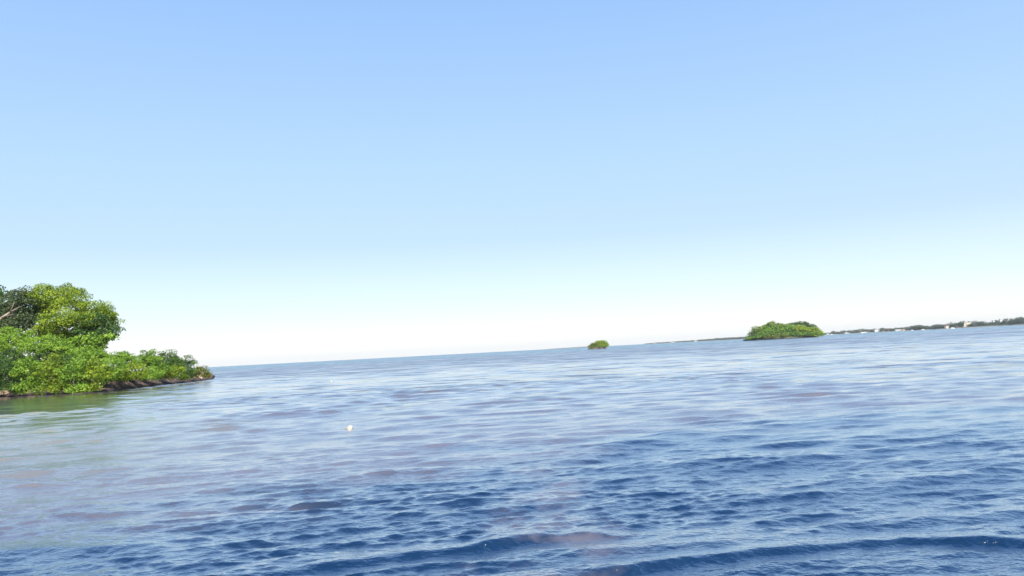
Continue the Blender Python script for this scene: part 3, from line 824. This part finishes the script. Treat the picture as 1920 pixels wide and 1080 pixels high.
house('long white building in the middle of the distant left shore', 1262, 0.2, 9, 1.5, 'white', 'pale_roof', 10, key='left', group='white houses on the distant left shore')

def boat(label, x, key, off, L_):
    D = D_at(key, x) - off; xx = at(x, 640, D).x
    e = empty('motor_boat', (xx, D, 0), label, 'boat', 'white boats moored along the distant right shore')
    secs = 9; V = []; Fs = []
    for i in range(secs):
        t = i/(secs-1); x_ = (t-.5)*L_
        w = 0.17*L_*(1-(max(0, t-.45)/.55)**2.2)+0.02; sheer = 0.11*L_*(1+0.5*t*t)
        V += [(x_, -w, sheer), (x_, -w*.7, 0.1), (x_, 0, -.3), (x_, w*.7, 0.1), (x_, w, sheer)]
    for i in range(secs-1):
        for k in range(4): Fs.append((i*5+k, (i+1)*5+k, (i+1)*5+k+1, i*5+k+1))
        Fs.append((i*5+4, (i+1)*5+4, (i+1)*5, i*5))
    Fs.append((0,1,2,3,4))
    mb = MB(); mb.add(V, Fs); link('hull', mb.mesh('hull'), M['white'], e, False)
    mc = MB(); mc.box(-.2*L_, .15*L_, -.11*L_, .11*L_, .12*L_, .25*L_); c = link('cabin', mc.mesh('cabin'), M['white'], e, False)
    mw = MB(); mw.box(-.16*L_, .11*L_, -.113*L_, -.108*L_, .18*L_, .225*L_)
    w = link('window', mw.mesh('window'), M['glass'], c, False)
boat('white boat lying off the pink roofed houses, nearest to the hill', 1788, 'right', 60, 16)
boat('white boat close in front of the tallest far tree, middle of the distant right shore', 1732, 'right', 50, 13)
boat('white boat just left of the one before the tallest far tree', 1712, 'right', 45, 11)
boat('small white boat just right of the islet, before the distant shore', 1560, 'right', 90, 12)

# ---------------------------------------------------------------- mooring buoys
def buoy(label, px, py, rad, tilt):
    p = on_water(px, py)
    e = empty('mooring_buoy', p, label, 'buoy', 'mooring buoys floating in the bay')
    prof = [(0.0,-.75),(.45,-.72),(.8,-.45),(.97,-.12),(1.0,.1),(.93,.42),(.72,.70),(.42,.88),(.2,.94),(0.17,1.02),(.0,1.04)]
    n = 24; V = [(r*rad*math.cos(2*math.pi*k/n), r*rad*math.sin(2*math.pi*k/n), z*rad) for r, z in prof for k in range(n)]
    Fs = [(i*n+k, i*n+(k+1)%n, (i+1)*n+(k+1)%n, (i+1)*n+k) for i in range(len(prof)-1) for k in range(n)]
    mb = MB(); mb.add(V, Fs); b = link('float', mb.mesh('float', True), M['buoy'], e, False)
    b.rotation_euler = (R(10), tilt, 0.4); b.location = (0, 0, rad*.25)
    md = MB(); md.tube([(0,0,-.55*rad),(0,0,-.28*rad)], [0.86*rad, 1.0*rad], n); d = link('weed_band', md.mesh('weed_band', True), M['buoy_dark'], b, False)
    mr = MB()
    mr.tube([(math.cos(a)*.16*rad, 0, 1.08*rad+math.sin(a)*.16*rad) for a in np.linspace(0, 2*math.pi, 13)], .04*rad, 6)
    link('ring', mr.mesh('ring', True), M['buoy_dark'], b, False)
    mp = MB(); mp.tube([(-.9*rad,0,.15*rad),(-1.5*rad,.1*rad,.18*rad),(-2.0*rad,0,.02*rad),(-2.6*rad,0,-.3*rad)], .09*rad, 6)
    link('rope', mp.mesh('rope', True), M['rope'], e, False)
buoy('nearer cream white round buoy with trailing rope, floating left of the middle of the bay', 656, 804.5, 0.16, -.5)
buoy('farther tiny pale buoy beyond the nearer one, a small dot towards the horizon', 621, 716, 0.19, .3)

# ---------------------------------------------------------------- sea haze
mb = MB(); mb.box(-9300, 9300, -9300, 9300, -6.0, 60.0)
hz = bpy.data.materials.new('sea_haze'); hz.use_nodes = True
hn = hz.node_tree; hn.nodes.clear()
ho = hn.nodes.new('ShaderNodeOutputMaterial'); hv = hn.nodes.new('ShaderNodeVolumePrincipled')
hv.inputs['Color'].default_value = (0.86, 0.93, 1.0, 1); hv.inputs['Density'].default_value = 4.5e-5
hn.links.new(hv.outputs[0], ho.inputs['Volume'])
tag(link('haze', mb.mesh('haze'), hz), kind='stuff')
